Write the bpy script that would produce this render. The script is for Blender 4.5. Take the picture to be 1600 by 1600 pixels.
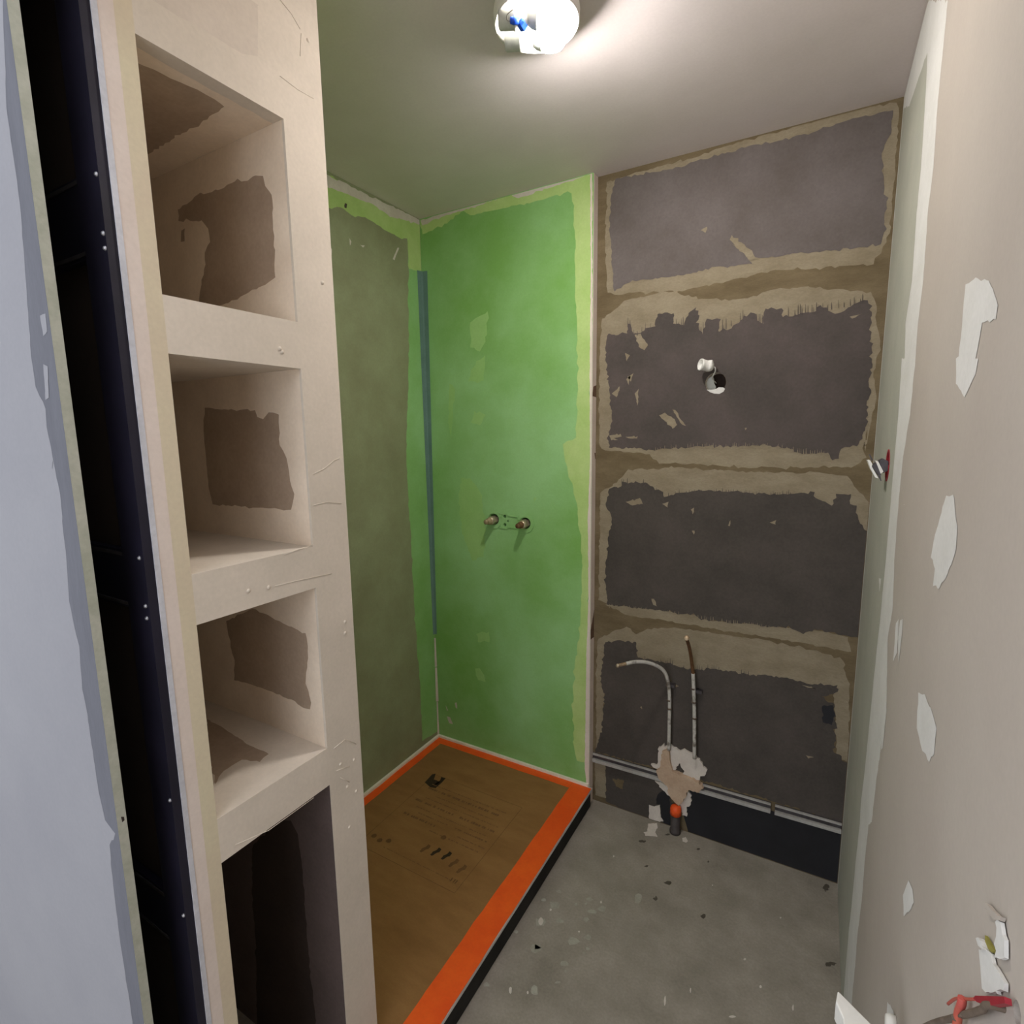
import bpy, bmesh, math, random
from mathutils import Vector, Matrix, noise

for o in list(bpy.data.objects):
    bpy.data.objects.remove(o, do_unlink=True)
S = bpy.context.scene
COL = S.collection

# ------------------------------------------------------------ camera
F, YAW, PITCH, ROLL, CAMH = 834.9, .5225, -.1464, -.0139, 1.5768
cy, sy, cp, sp = math.cos(YAW), math.sin(YAW), math.cos(PITCH), math.sin(PITCH)
FW = Vector((-sy*cp, cy*cp, sp)); RI = Vector((cy, sy, 0)); UP = RI.cross(FW)
c_, s_ = math.cos(ROLL), math.sin(ROLL)
RI, UP = RI*c_ + UP*s_, UP*c_ - RI*s_
EYE = Vector((0, 0, CAMH))
cam_d = bpy.data.cameras.new('camera'); cam = bpy.data.objects.new('camera', cam_d); COL.objects.link(cam)
cam_d.sensor_width = 36; cam_d.sensor_fit = 'HORIZONTAL'; cam_d.lens = F/1600*36; cam_d.clip_start = .02
M = Matrix((RI, UP, -FW)).transposed().to_4x4(); M.translation = EYE
cam.matrix_world = M
S.camera = cam

# ------------------------------------------------------------ hallway daylight, exposure
W = bpy.data.worlds.new('hallway_daylight'); S.world = W; W.use_nodes = True
bgn = W.node_tree.nodes['Background']
bgn.inputs[0].default_value = (.90, .93, 1.0, 1); bgn.inputs[1].default_value = 1.85
S.view_settings.view_transform = 'Standard'; S.view_settings.look = 'None'
S.view_settings.gamma = 1; S.view_settings.use_curve_mapping = False
S.view_settings.exposure = 0.12
BULB_POWER = 430.0

# ------------------------------------------------------------ sizes of the room (metres)
H = 2.5; XR = .1442; YD = 1.9969; YG = 1.9557; XG = -.767; XL = -1.5681
XN = -.872; YA = .327; YB = .3395; YS = .4255; YN1 = .4704; YN2 = .7125; YE = .8062
ZT = .0862; XT = -.751
Z1T, Z1B, Z2T, Z2B, Z3T, Z3B, Z4T = 2.1407, 1.7905, 1.7044, 1.357, 1.2718, .9186, .8339

def on(ax, val, u, v):                     # where the sight line of a photo point meets a wall plane
    d = FW + RI*((u-800)/F) - UP*((v-800)/F)
    return EYE + d*((val-EYE[ax])/d[ax])
def crop(ox, oy, s, pts):                  # traced points in a magnified part of the photo
    return [(ox+x/s, oy+y/s) for x, y in pts]

# ------------------------------------------------------------ materials
def lin(c):
    return tuple((x/12.92 if x <= .04045 else ((x+.055)/1.055)**2.4) for x in [k/255 for k in c])
def mat(name, c, c2=None, scale=6, mix=(.35, .65), rough=.85, bump=0, bscale=60, metal=0, fine=.06, stretch=(1, 1, 1), spec=.3, coat=0):
    m = bpy.data.materials.new(name); m.use_nodes = True
    nt = m.node_tree; N = nt.nodes; Lk = nt.links.new
    b = N['Principled BSDF']; b.inputs['Roughness'].default_value = rough; b.inputs['Metallic'].default_value = metal
    b.inputs['Specular IOR Level'].default_value = spec
    tc = N.new('ShaderNodeTexCoord'); mp = N.new('ShaderNodeMapping'); mp.inputs['Scale'].default_value = stretch
    Lk(tc.outputs['Object'], mp.inputs[0])
    n1 = N.new('ShaderNodeTexNoise'); n1.inputs['Scale'].default_value = scale; n1.inputs['Detail'].default_value = 6; n1.inputs['Roughness'].default_value = .6
    Lk(mp.outputs[0], n1.inputs['Vector'])
    mr = N.new('ShaderNodeMapRange'); mr.inputs[1].default_value = mix[0]; mr.inputs[2].default_value = mix[1]
    Lk(n1.outputs[0], mr.inputs[0])
    mx = N.new('ShaderNodeMix'); mx.data_type = 'RGBA'
    c2 = c2 or tuple(max(0, x-10) for x in c)
    mx.inputs[6].default_value = (*lin(c), 1); mx.inputs[7].default_value = (*lin(c2), 1)
    Lk(mr.outputs[0], mx.inputs[0])
    n2 = N.new('ShaderNodeTexNoise'); n2.inputs['Scale'].default_value = 140; n2.inputs['Detail'].default_value = 3
    Lk(mp.outputs[0], n2.inputs['Vector'])
    mr2 = N.new('ShaderNodeMapRange'); mr2.inputs[1].default_value = .3; mr2.inputs[2].default_value = .7
    mr2.inputs[3].default_value = 1-fine; mr2.inputs[4].default_value = 1+fine
    Lk(n2.outputs[0], mr2.inputs[0])
    vm = N.new('ShaderNodeVectorMath'); vm.operation = 'SCALE'
    Lk(mx.outputs[2], vm.inputs[0]); Lk(mr2.outputs[0], vm.inputs[3])
    Lk(vm.outputs[0], b.inputs['Base Color'])
    if coat: b.inputs['Coat Weight'].default_value = coat
    if bump:
        n3 = N.new('ShaderNodeTexNoise'); n3.inputs['Scale'].default_value = bscale; n3.inputs['Detail'].default_value = 5
        Lk(mp.outputs[0], n3.inputs['Vector'])
        bp = N.new('ShaderNodeBump'); bp.inputs['Strength'].default_value = bump; bp.inputs['Distance'].default_value = .004
        Lk(n3.outputs[0], bp.inputs['Height']); Lk(bp.outputs[0], b.inputs['Normal'])
    return m
def glow(name, c, s):
    m = bpy.data.materials.new(name); m.use_nodes = True
    b = m.node_tree.nodes['Principled BSDF']; b.inputs['Base Color'].default_value = (.9, .9, .9, 1)
    b.inputs['Emission Color'].default_value = (*c, 1); b.inputs['Emission Strength'].default_value = s
    return m

m_ceil = mat('ceiling_plaster', (230, 220, 219), (221, 211, 209), 3, rough=.9, bump=.05, bscale=30, fine=.02)
m_floor = mat('concrete', (156, 148, 136), (135, 128, 116), 7, rough=.92, bump=.25, bscale=50, fine=.08)
m_brown = mat('brown_primer', (116, 102, 78), (96, 83, 60), 6, rough=.9, bump=.15, stretch=(1, 1, 3))
m_beige = mat('beige_adhesive', (144, 133, 112), (130, 118, 97), 9, rough=.9, bump=.2, fine=.07, stretch=(1, 1, 2))
m_panel = mat('taupe_waterproof_board', (108, 100, 98), (95, 87, 83), 5, rough=.85, bump=.12, fine=.06)
m_panel2 = mat('dark_waterproof_board', (86, 77, 74), (72, 66, 62), 5, rough=.85, bump=.12, fine=.07)
m_panel3 = mat('charcoal_waterproof_board', (80, 73, 68), (67, 62, 57), 5, rough=.85, bump=.12, fine=.08)
m_black = mat('black_membrane_and_shade', (38, 38, 42), (31, 31, 34), 6, rough=.55, bump=.1)
m_dirt = mat('dark_stain', (88, 82, 71), (74, 68, 58), 40, rough=.95)
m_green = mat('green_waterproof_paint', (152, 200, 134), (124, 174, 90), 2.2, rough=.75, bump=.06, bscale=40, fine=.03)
m_green_d = mat('deep_green_paint', (126, 176, 92), (114, 166, 80), 4, rough=.75, bump=.05, fine=.03)
m_green_l = mat('yellow_green_paint', (186, 210, 136), (170, 200, 118), 8, rough=.75, bump=.08, fine=.03)
m_green_f = mat('faded_green_patch', (158, 200, 124), (148, 194, 114), 8, rough=.75, fine=.03)
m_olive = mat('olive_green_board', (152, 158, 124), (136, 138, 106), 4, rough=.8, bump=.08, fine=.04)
m_white = mat('white_plaster', (214, 206, 196), (202, 192, 182), 12, rough=.9, bump=.15, fine=.04)
m_niche = mat('beige_skim_plaster', (222, 210, 195), (210, 199, 184), 5, rough=.88, bump=.12, bscale=25, fine=.03)
m_nichein = mat('pale_skim_plaster', (240, 224, 204), (226, 208, 187), 7, rough=.9, bump=.1, fine=.03)
m_raw = mat('raw_brown_plasterboard', (178, 158, 138), (166, 146, 127), 9, rough=.95, bump=.05, fine=.05)
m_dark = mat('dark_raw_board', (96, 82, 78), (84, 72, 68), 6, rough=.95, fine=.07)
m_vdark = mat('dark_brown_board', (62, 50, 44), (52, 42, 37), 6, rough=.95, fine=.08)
m_yellow = mat('cream_board_edge', (216, 205, 176), (210, 194, 170), 4, rough=.9, bump=.08, fine=.03)
m_pink = mat('pale_plaster_edge', (226, 212, 202), (218, 203, 192), 8, rough=.9, fine=.03)
m_blueboard = mat('grey_primed_board', (96, 97, 104), (88, 89, 96), 8, rough=.9, bump=.1, fine=.04, stretch=(3, 3, .6))
m_bluewhite = mat('cool_white_plaster', (134, 134, 138), (128, 128, 133), 3, rough=.88, bump=.05, fine=.02)
m_edge = mat('greenish_board_edge', (180, 180, 166), (164, 166, 150), 20, rough=.95, bump=.2)
m_navy = mat('black_steel', (30, 27, 44), (22, 20, 34), 8, rough=.5, spec=.4)
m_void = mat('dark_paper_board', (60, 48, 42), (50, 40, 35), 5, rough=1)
m_steel = mat('galvanised_steel', (190, 190, 194), (170, 170, 175), 12, rough=.4, metal=.7)
m_beigewall = mat('warm_grey_wall_paint', (178, 169, 159), (171, 161, 151), 2.5, rough=.85, bump=.05, bscale=30, fine=.02)
m_greenstrip = mat('grey_green_board', (172, 171, 158), (163, 163, 150), 6, rough=.9, fine=.03)
m_joint = mat('white_joint_compound', (212, 210, 206), (204, 202, 197), 10, rough=.9, bump=.1, fine=.03)
m_tray = mat('white_shower_tray', (220, 216, 212), (206, 202, 198), 10, rough=.4)
m_under = mat('tray_recess_shade', (52, 50, 46), (40, 38, 35), 12, rough=.95)
m_card = mat('brown_cardboard', (144, 106, 62), (131, 94, 52), 5, rough=.9, fine=.05, stretch=(1, 3, 1))
m_ink = mat('faded_brown_ink', (120, 86, 52), (104, 74, 46), 30, rough=.95)
m_inkline = mat('brown_ink_line', (110, 78, 44), (98, 68, 38), 30, rough=.95)
m_inkdark = mat('black_ink', (52, 40, 24), (42, 33, 20), 20, rough=.95)
m_orange = mat('orange_tape', (242, 98, 22), (232, 82, 14), 8, rough=.6, fine=.03, spec=.4)
m_bluegrey = mat('blue_grey_sealing_tape', (108, 138, 132), (96, 126, 118), 8, rough=.8, fine=.04)
m_copper = mat('dull_copper', (196, 178, 150), (150, 120, 90), 40, rough=.45, metal=.5)
m_pipegrey = mat('plaster_dusted_pipe', (190, 186, 178), (120, 112, 102), 26, mix=(.5, .62), rough=.7, fine=.08)
m_brass = mat('nickel_brass', (206, 190, 172), (186, 164, 138), 60, rough=.35, metal=.6)
m_rust_and_shade = mat('copper_brown_tip', (124, 92, 64), (104, 74, 50), 60, rough=.5, metal=.4)
m_orangepl = mat('orange_plastic', (240, 96, 40), (226, 80, 30), 20, rough=.5)
m_darkpipe = mat('dark_grey_plastic', (72, 66, 64), (60, 54, 52), 20, rough=.6)
m_plast = mat('white_plastic', (232, 230, 224), (224, 222, 216), 12, rough=.4, fine=.02)
m_plastg = mat('cool_grey_plastic', (206, 208, 202), (196, 198, 192), 20, rough=.45)
m_wire = mat('grey_wire', (150, 148, 140), None, 20, rough=.5)
m_blue = mat('blue_connector_plastic', (40, 96, 226), (30, 80, 210), 20, rough=.4)
m_red = mat('red_plastic', (160, 44, 54), (140, 34, 46), 30, rough=.5)
m_redwire = mat('red_orange_wire', (184, 84, 76), (176, 92, 70), 30, rough=.5)
m_sheath = mat('grey_brown_cable_sheath', (112, 98, 86), (90, 78, 66), 30, rough=.7)
m_sw = mat('dark_grey_metal', (92, 88, 90), (72, 68, 70), 40, rough=.4, metal=.5)
m_rail = mat('dusty_zinc', (176, 173, 168), (156, 153, 148), 16, rough=.6, fine=.08)
m_chip = mat('brown_paper_core', (122, 96, 78), (104, 80, 64), 30, rough=.95)
m_header_shade = mat('header_panel_shade', (213, 201, 187), (204, 192, 178), 8, rough=.9, fine=.03)
m_seal = mat('cream_sealing_strip', (240, 232, 218), (228, 219, 204), 20, rough=.8)
m_lip = mat('pale_zinc', (206, 206, 212), (192, 192, 198), 20, rough=.5)
m_bulb = glow('lit_bulb', (1.0, .95, .91), BULB_POWER)

# ------------------------------------------------------------ mesh helpers
class MB:
    def __init__(s): s.bm = bmesh.new(); s.ms = []
    def mi(s, m):
        if m not in s.ms: s.ms.append(m)
        return s.ms.index(m)
    def box(s, x0, x1, y0, y1, z0, z1, m):
        v = [s.bm.verts.new((x, y, z)) for x in (x0, x1) for y in (y0, y1) for z in (z0, z1)]
        for q in ((0, 1, 3, 2), (4, 6, 7, 5), (0, 4, 5, 1), (2, 3, 7, 6), (0, 2, 6, 4), (1, 5, 7, 3)):
            s.bm.faces.new([v[i] for i in q]).material_index = s.mi(m)
    def face(s, pts, m, want=None):
        f = s.bm.faces.new([s.bm.verts.new(p) for p in pts]); f.material_index = s.mi(m)
        if want is not None:
            f.normal_update()
            if f.normal.dot(Vector(want)) < 0: f.normal_flip()
        return f
    def slab(s, pts, d, m):                # closed plate from an outline, pushed by vector d
        d = Vector(d); a = [s.bm.verts.new(p) for p in pts]; b = [s.bm.verts.new(Vector(p)+d) for p in pts]
        k = s.mi(m); n = len(a); fs = [s.bm.faces.new(a), s.bm.faces.new(b[::-1])]
        for i in range(n): fs.append(s.bm.faces.new((a[i], b[i], b[(i+1) % n], a[(i+1) % n])))
        for f in fs: f.material_index = k
        bmesh.ops.recalc_face_normals(s.bm, faces=fs)
    def tube(s, pts, r, m, n=12, cap=True, smooth=True):
        pts = [Vector(p) for p in pts]; rs = r if isinstance(r, (list, tuple)) else [r]*len(pts)
        rings = []; prev = None
        for i, p in enumerate(pts):
            t = (pts[min(i+1, len(pts)-1)]-pts[max(i-1, 0)]).normalized()
            a = prev - t*prev.dot(t) if prev else t.orthogonal()
            if a.length < 1e-6: a = t.orthogonal()
            a.normalize(); b = t.cross(a); prev = a
            rings.append([s.bm.verts.new(p+(a*math.cos(2*math.pi*k/n)+b*math.sin(2*math.pi*k/n))*rs[i]) for k in range(n)])
        k_ = s.mi(m); fs = []
        for q, w in zip(rings, rings[1:]):
            for k in range(n):
                f = s.bm.faces.new((q[k], q[(k+1) % n], w[(k+1) % n], w[k])); f.smooth = smooth; f.material_index = k_; fs.append(f)
        if cap:
            for q in (rings[0], rings[-1]):
                f = s.bm.faces.new(q); f.material_index = k_; fs.append(f)
        bmesh.ops.recalc_face_normals(s.bm, faces=fs)
    def lathe(s, org, axis, prof, m, n=40, smooth=True):   # prof: (radius, height) along axis
        axis = Vector(axis).normalized(); a = axis.orthogonal().normalized(); b = axis.cross(a); org = Vector(org)
        k_ = s.mi(m); rings = []; fs = []
        for r, h in prof:
            if r < 1e-6: rings.append([s.bm.verts.new(org+axis*h)])
            else: rings.append([s.bm.verts.new(org+axis*h+(a*math.cos(2*math.pi*k/n)+b*math.sin(2*math.pi*k/n))*r) for k in range(n)])
        for q, w in zip(rings, rings[1:]):
            for k in range(n):
                if len(q) == 1: vs = (q[0], w[(k+1) % n], w[k])
                elif len(w) == 1: vs = (q[k], q[(k+1) % n], w[0])
                else: vs = (q[k], q[(k+1) % n], w[(k+1) % n], w[k])
                f = s.bm.faces.new(vs); f.smooth = smooth; f.material_index = k_; fs.append(f)
        bmesh.ops.recalc_face_normals(s.bm, faces=fs)
    def holed(s, ax, front, back, outer, holes, m, inner=None, closed_at=None):
        """solid wall between planes ax=front and ax=back with holes cut right through (or to closed_at)"""
        o = [i for i in range(3) if i != ax]
        def P(p, d):
            v = [0, 0, 0]; v[o[0]], v[o[1]] = p; v[ax] = d; return v
        k = s.mi(m); ki = s.mi(inner or m)
        nrm = [0, 0, 0]; nrm[ax] = 1 if front > back else -1; nrm = Vector(nrm)
        loops = [[s.bm.verts.new(P(p, front)) for p in lp] for lp in [outer]+holes]
        edges = [s.bm.edges.new((lp[i], lp[(i+1) % len(lp)])) for lp in loops for i in range(len(lp))]
        r = bmesh.ops.triangle_fill(s.bm, edges=edges, use_beauty=True, use_dissolve=False)
        fs = [g for g in r['geom'] if isinstance(g, bmesh.types.BMFace)]
        for f in fs:
            f.material_index = k; f.normal_update()
            if f.normal.dot(nrm) < 0: f.normal_flip()
        bk = [s.bm.verts.new(P(p, back)) for p in outer]
        f = s.bm.faces.new(bk); f.material_index = k
        n = len(bk)
        for i in range(n): s.bm.faces.new((loops[0][i], loops[0][(i+1) % n], bk[(i+1) % n], bk[i])).material_index = k
        depth = closed_at if closed_at is not None else back
        for lp, src in zip(loops[1:], holes):
            b2 = [s.bm.verts.new(P(p, depth)) for p in src]; n = len(b2)
            for i in range(n): s.bm.faces.new((lp[i], lp[(i+1) % n], b2[(i+1) % n], b2[i])).material_index = ki
            s.bm.faces.new(b2).material_index = s.mi(m_vdark)
    def build(s, name, parent=None, bevel=0):
        me = bpy.data.meshes.new(name); s.bm.to_mesh(me); s.bm.free()
        for m in s.ms: me.materials.append(m)
        o = bpy.data.objects.new(name, me); COL.objects.link(o)
        if parent:
            o.parent = parent; o.matrix_parent_inverse = Matrix.Translation(-root_loc(parent))
        if bevel:
            md = o.modifiers.new('soft_edges', 'BEVEL'); md.width = bevel; md.segments = 2; md.limit_method = 'ANGLE'; md.angle_limit = math.radians(40)
        return o
def root_loc(p):
    v = Vector(p.location)
    if p.parent: v = p.matrix_parent_inverse.translation + v + root_loc(p.parent)
    return v
def thing(name, loc, label, cat, group=None):
    o = bpy.data.objects.new(name, None); COL.objects.link(o); o.location = loc; o.empty_display_size = .05
    return tag(o, label, cat, group)
def tag(o, label, cat, group=None):
    o['label'] = label; o['category'] = cat
    if group: o['group'] = group
    return o
def structure(o, label=None, cat=None):
    o['kind'] = 'structure'
    if label: o['label'] = label; o['category'] = cat
    return o
def circle(cx, cz, r, n=28): return [(cx+r*math.cos(2*math.pi*i/n), cz+r*math.sin(2*math.pi*i/n)) for i in range(n)]

def rag(P2, amp, seg, seed):               # ragged outline: edges broken up and shaken
    rnd = random.Random(seed); out = []
    n = len(P2)
    for i in range(n):
        a, b = P2[i], P2[(i+1) % n]
        dx, dy = b[0]-a[0], b[1]-a[1]; L = math.hypot(dx, dy)
        k = max(1, int(L/seg))
        if L < 1e-6: continue
        nx, ny = -dy/L, dx/L
        for j in range(k):
            t = (j+(rnd.uniform(-.3, .3) if j else 0))/k
            d = rnd.gauss(0, amp*.55)+amp*.8*noise.noise((a[0]*3+dx*t*30, a[1]*3+dy*t*30, seed*1.7))
            if j == 0: d *= .5
            out.append((a[0]+dx*t+nx*d, a[1]+dy*t+ny*d))
    return out
class Painter:
    """marks lying on one wall plane of a wall mesh, each layer a hair above the last"""
    def __init__(s, mb, ax, val, side): s.mb, s.ax, s.val, s.side, s.n = mb, ax, val, side, 0; s.holes = []; s.o = [i for i in range(3) if i != ax]
    def __call__(s, px, m, amp=.004, seg=.012, seed=None, clip=None, raw=False, extra=()):
        s.n += 1
        P = [on(s.ax, s.val, u, v) for u, v in px] if not raw else None
        P2 = [(p[s.o[0]], p[s.o[1]]) for p in P] if P else list(px)
        P2 = P2 + list(extra)
        if amp: P2 = rag(P2, amp, seg, s.n if seed is None else seed)
        clip = clip or None
        if clip:
            x0, x1, z0, z1 = clip; P2 = [(min(max(x, x0), x1), min(max(z, z0), z1)) for x, z in P2]
        Q = []
        for q in P2:
            if not Q or math.hypot(q[0]-Q[-1][0], q[1]-Q[-1][1]) > 2e-5: Q.append(q)
        while len(Q) > 3 and math.hypot(Q[0][0]-Q[-1][0], Q[0][1]-Q[-1][1]) < 2e-5: Q.pop()
        P2 = []
        for i, q in enumerate(Q):              # leave out points lying on a clipped straight edge
            a, c = Q[i-1], Q[(i+1) % len(Q)]
            if abs((q[0]-a[0])*(c[1]-q[1])-(q[1]-a[1])*(c[0]-q[0])) > 1e-10: P2.append(q)
        w = [0, 0, 0]; w[s.ax] = s.side
        d = s.val+s.side*.00012*s.n
        def V(q):
            v = [0, 0, 0]; v[s.o[0]], v[s.o[1]] = q; v[s.ax] = d; return v
        hs = [h for h in s.holes if inside(h[0], P2) and inside(h[len(h)//2], P2)]
        if not hs:
            s.mb.face([V(q) for q in P2], m, w); return
        bm = s.mb.bm; k = s.mb.mi(m)
        loops = [[bm.verts.new(V(q)) for q in lp] for lp in [P2]+hs]
        ed = [bm.edges.new((lp[i], lp[(i+1) % len(lp)])) for lp in loops for i in range(len(lp))]
        r = bmesh.ops.triangle_fill(bm, edges=ed, use_beauty=True, use_dissolve=False)
        for f in [g for g in r['geom'] if isinstance(g, bmesh.types.BMFace)]:
            f.material_index = k; f.normal_update()
            if f.normal.dot(Vector(w)) < 0: f.normal_flip()
def inside(q, P):
    c = False; n = len(P)
    for i in range(n):
        a, b = P[i], P[i-1]
        if (a[1] > q[1]) != (b[1] > q[1]) and q[0] < (b[0]-a[0])*(q[1]-a[1])/(b[1]-a[1])+a[0]: c = not c
    return c

# ============================================================ SETTING
# ---- floor
b = MB(); b.box(-3.2, .26, -2.4, 2.1, -.06, 0, m_floor)
p = Painter(b, 2, 0, 1)
c4 = lambda pts: crop(680, 1230, 2.4242, pts)
rnd = random.Random(5)
for (x, y, w, h) in [(882, 362, 16, 8), (800, 300, 10, 5), (1016, 488, 12, 10), (835, 422, 12, 10), (1482, 382, 16, 16), (1497, 670, 26, 12), (1034, 283, 6, 5), (995, 235, 10, 4), (880, 180, 12, 5), (785, 205, 18, 5)]:
    p.n = 4
    p(c4([(x+w*math.cos(t*.785)*rnd.uniform(.7, 1.1), y+h*math.sin(t*.785)*rnd.uniform(.7, 1.1)) for t in range(8)]), m_dirt, .003, .005)
for (x, y, w, h) in [(285, 770, 7, 13), (400, 508, 10, 16), (350, 778, 4, 8), (870, 810, 5, 22), (967, 770, 3, 12), (1125, 870, 14, 6), (1232, 756, 5, 7), (1355, 835, 4, 14), (628, 436, 4, 6), (676, 262, 3, 4), (1050, 372, 3, 3), (1308, 495, 4, 4), (1172, 652, 6, 5), (437, 465, 5, 5), (545, 548, 4, 4)]:
    p.n = 4
    p(c4([(x+w*math.cos(t*.785)*rnd.uniform(.7, 1.1), y+h*math.sin(t*.785)*rnd.uniform(.7, 1.1)) for t in range(8)]), m_white, .001, .01)
m_dust = mat('pale_floor_dust', (168, 164, 151), (152, 148, 134), 16, rough=.95, fine=.08)
for k in range(26):
    x, y = rnd.gauss(480, 130), rnd.gauss(560, 120); w = rnd.uniform(5, 26); h = w*rnd.uniform(.5, 1.2)
    if x < 700-y*1.1 + 0: continue
    p.n = 3
    p(c4([(x+w*math.cos(t*.785)*rnd.uniform(.6, 1.2), y+h*math.sin(t*.785)*rnd.uniform(.6, 1.2)) for t in range(8)]), m_dust, .002, .008)
c3 = lambda pts: crop(980, 1140, 8.42, pts)
p(c3([(275, 1235), (395, 1230), (400, 1300), (370, 1350), (400, 1415), (330, 1405), (240, 1400), (215, 1350), (265, 1340)]), m_white, .002, .008)
p(c3([(725, 1425), (770, 1415), (800, 1470), (775, 1490), (730, 1475)]), m_white, .001, .006)
p(c3([(575, 1295), (640, 1310), (660, 1350), (620, 1370), (590, 1330)]), m_white, .001, .006)
structure(b.build('floor'), 'bare grey concrete floor with splashes of plaster', 'floor')
# ---- ceiling
b = MB(); b.box(-1.75, .26, YA, 2.1, H, H+.06, m_ceil)
structure(b.build('ceiling'), 'off white plastered ceiling', 'ceiling')

# ---- dark back wall
b = MB()
b.holed(1, YD, YD+.06, [(XG-.0, 0), (XR, 0), (XR, H), (XG-.0, H)], [circle(-.329, 1.7405, .034)], m_brown, inner=m_white, closed_at=YD+.055)
p = Painter(b, 1, YD, -1); p.holes = [circle(-.329, 1.7405, .0345)]
CL = (XG+.004, XR-.002, .004, H-.004)
c8 = lambda pts: crop(900, 120, 2.6667, pts)
cm = lambda pts: crop(910, 640, 3.3333, pts)
cl = lambda pts: crop(900, 900, 3.2, pts)
# smears of adhesive round each board
p(c8([(128, 440), (250, 400), (480, 342), (620, 288), (760, 248), (900, 213), (1060, 163), (1200, 123), (1335, 108), (1345, 130), (1338, 250), (1328, 420), (1318, 540), (1305, 650), (1270, 735), (1240, 780), (1000, 798), (830, 806), (640, 850), (430, 890), (250, 900), (160, 908), (130, 900), (122, 700), (126, 560)]), m_beige, .004, .012, clip=CL)
p(c8([(110, 1010), (210, 930), (400, 895), (540, 925), (620, 930), (700, 925), (850, 880), (1000, 880), (1230, 895), (1252, 960), (1248, 1000), (1268, 1100), (1240, 1250), (1252, 1330), (1228, 1450), (1205, 1560)]) + cm([(1490, 60), (1460, 200), (1480, 250), (1400, 300), (1100, 302), (850, 300), (640, 288), (500, 280), (400, 282), (350, 230), (120, 212), (90, 190), (88, 20)]) + c8([(96, 1400), (100, 1100)]), m_beige, .004, .012, clip=CL)
p(cm([(180, 380), (240, 312), (500, 300), (760, 318), (1000, 330), (1230, 325), (1380, 345), (1440, 430), (1490, 480), (1510, 560), (1500, 630), (1470, 650), (1400, 900), (1400, 1100), (130, 1010), (84, 990), (90, 700), (92, 430)]), m_beige, .004, .012, clip=CL)
p(cm([(120, 1015), (330, 1035), (590, 1070), (620, 1095), (900, 1120), (1090, 1140), (1210, 1150), (1380, 1185), (1400, 1260), (1200, 1225), (1000, 1190), (760, 1155), (560, 1120), (380, 1090), (250, 1075)]), m_beige, .003, .012, clip=CL)
p(cm([(85, 1190), (140, 1165), (230, 1130), (280, 1170), (340, 1145), (480, 1135), (560, 1145), (750, 1175), (960, 1200), (1150, 1240), (1340, 1290), (1370, 1330)]) + cl([(1340, 460), (1365, 540), (1370, 700), (1365, 930), (1300, 900), (1290, 560), (700, 500), (140, 520), (140, 860), (100, 860), (102, 560), (106, 330)]), m_beige, .004, .012, clip=CL)
p(cl([(96, 915), (150, 925), (150, 1110), (96, 1095)]), m_beige, .002, .012, clip=CL)
# the boards themselves
p(c8([(165, 425), (270, 405), (390, 388), (520, 345), (620, 318), (690, 295), (760, 280), (860, 265), (1000, 225), (1140, 180), (1320, 140), (1315, 220), (1275, 320), (1280, 420), (1295, 520), (1285, 650), (1270, 700), (1130, 715), (950, 735), (760, 755), (650, 660), (640, 680), (735, 780), (590, 790), (450, 825), (330, 840), (235, 850), (200, 870), (160, 895), (150, 760), (138, 600), (150, 480)]), m_panel, .004, .01)
p(c8([(130, 1080), (215, 1070), (218, 1030), (228, 1030), (240, 1075), (330, 1040), (340, 990), (410, 985), (405, 1030), (450, 1035), (470, 985), (500, 960), (518, 1060), (530, 1075), (545, 1010), (600, 1010), (590, 1060), (650, 1050), (700, 1000), (740, 985), (780, 1030), (790, 970), (860, 965), (862, 1000), (1000, 975), (1020, 950), (1080, 990), (1200, 930), (1220, 930), (1235, 980), (1225, 1040), (1237, 1150), (1222, 1270), (1215, 1400), (1205, 1460), (1180, 1530)]) + cm([(1430, 190), (1370, 195), (1340, 215), (1335, 255), (1300, 265), (1280, 225), (1120, 225), (1100, 205), (1020, 195), (950, 185), (800, 190), (600, 190), (380, 210), (250, 200), (140, 198), (130, 150), (155, 60), (150, 5)]) + c8([(150, 1400), (130, 1240), (122, 1130)]), m_panel2, .005, .008)
p(cm([(140, 410), (200, 400), (205, 375), (330, 380), (420, 430), (425, 455), (540, 430), (640, 420), (760, 430), (840, 430), (980, 445), (1100, 440), (1210, 430), (1215, 460), (1300, 500), (1320, 440), (1400, 440), (1395, 490), (1430, 500), (1440, 570), (1470, 620), (1510, 650), (1520, 700), (1500, 900), (1470, 1200), (1380, 1180), (1210, 1145), (1150, 1170), (1090, 1140), (900, 1120), (620, 1095), (590, 1072), (330, 1035), (130, 1015), (120, 900), (128, 760), (150, 560), (120, 490)]), m_panel3, .005, .009, clip=CL)
p(cm([(120, 1210), (200, 1200), (280, 1210), (290, 1290), (380, 1310)]) + cl([(440, 430), (560, 465), (700, 465), (860, 490), (1000, 500), (1180, 540), (1300, 545), (1310, 580), (1230, 600), (1290, 640), (1300, 760), (1290, 880), (1370, 940), (1365, 1080), (1350, 1240), (1000, 1130), (600, 1010), (100, 880), (100, 860), (128, 780), (140, 600), (122, 500)]), m_panel3, .005, .008, clip=CL)
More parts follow.
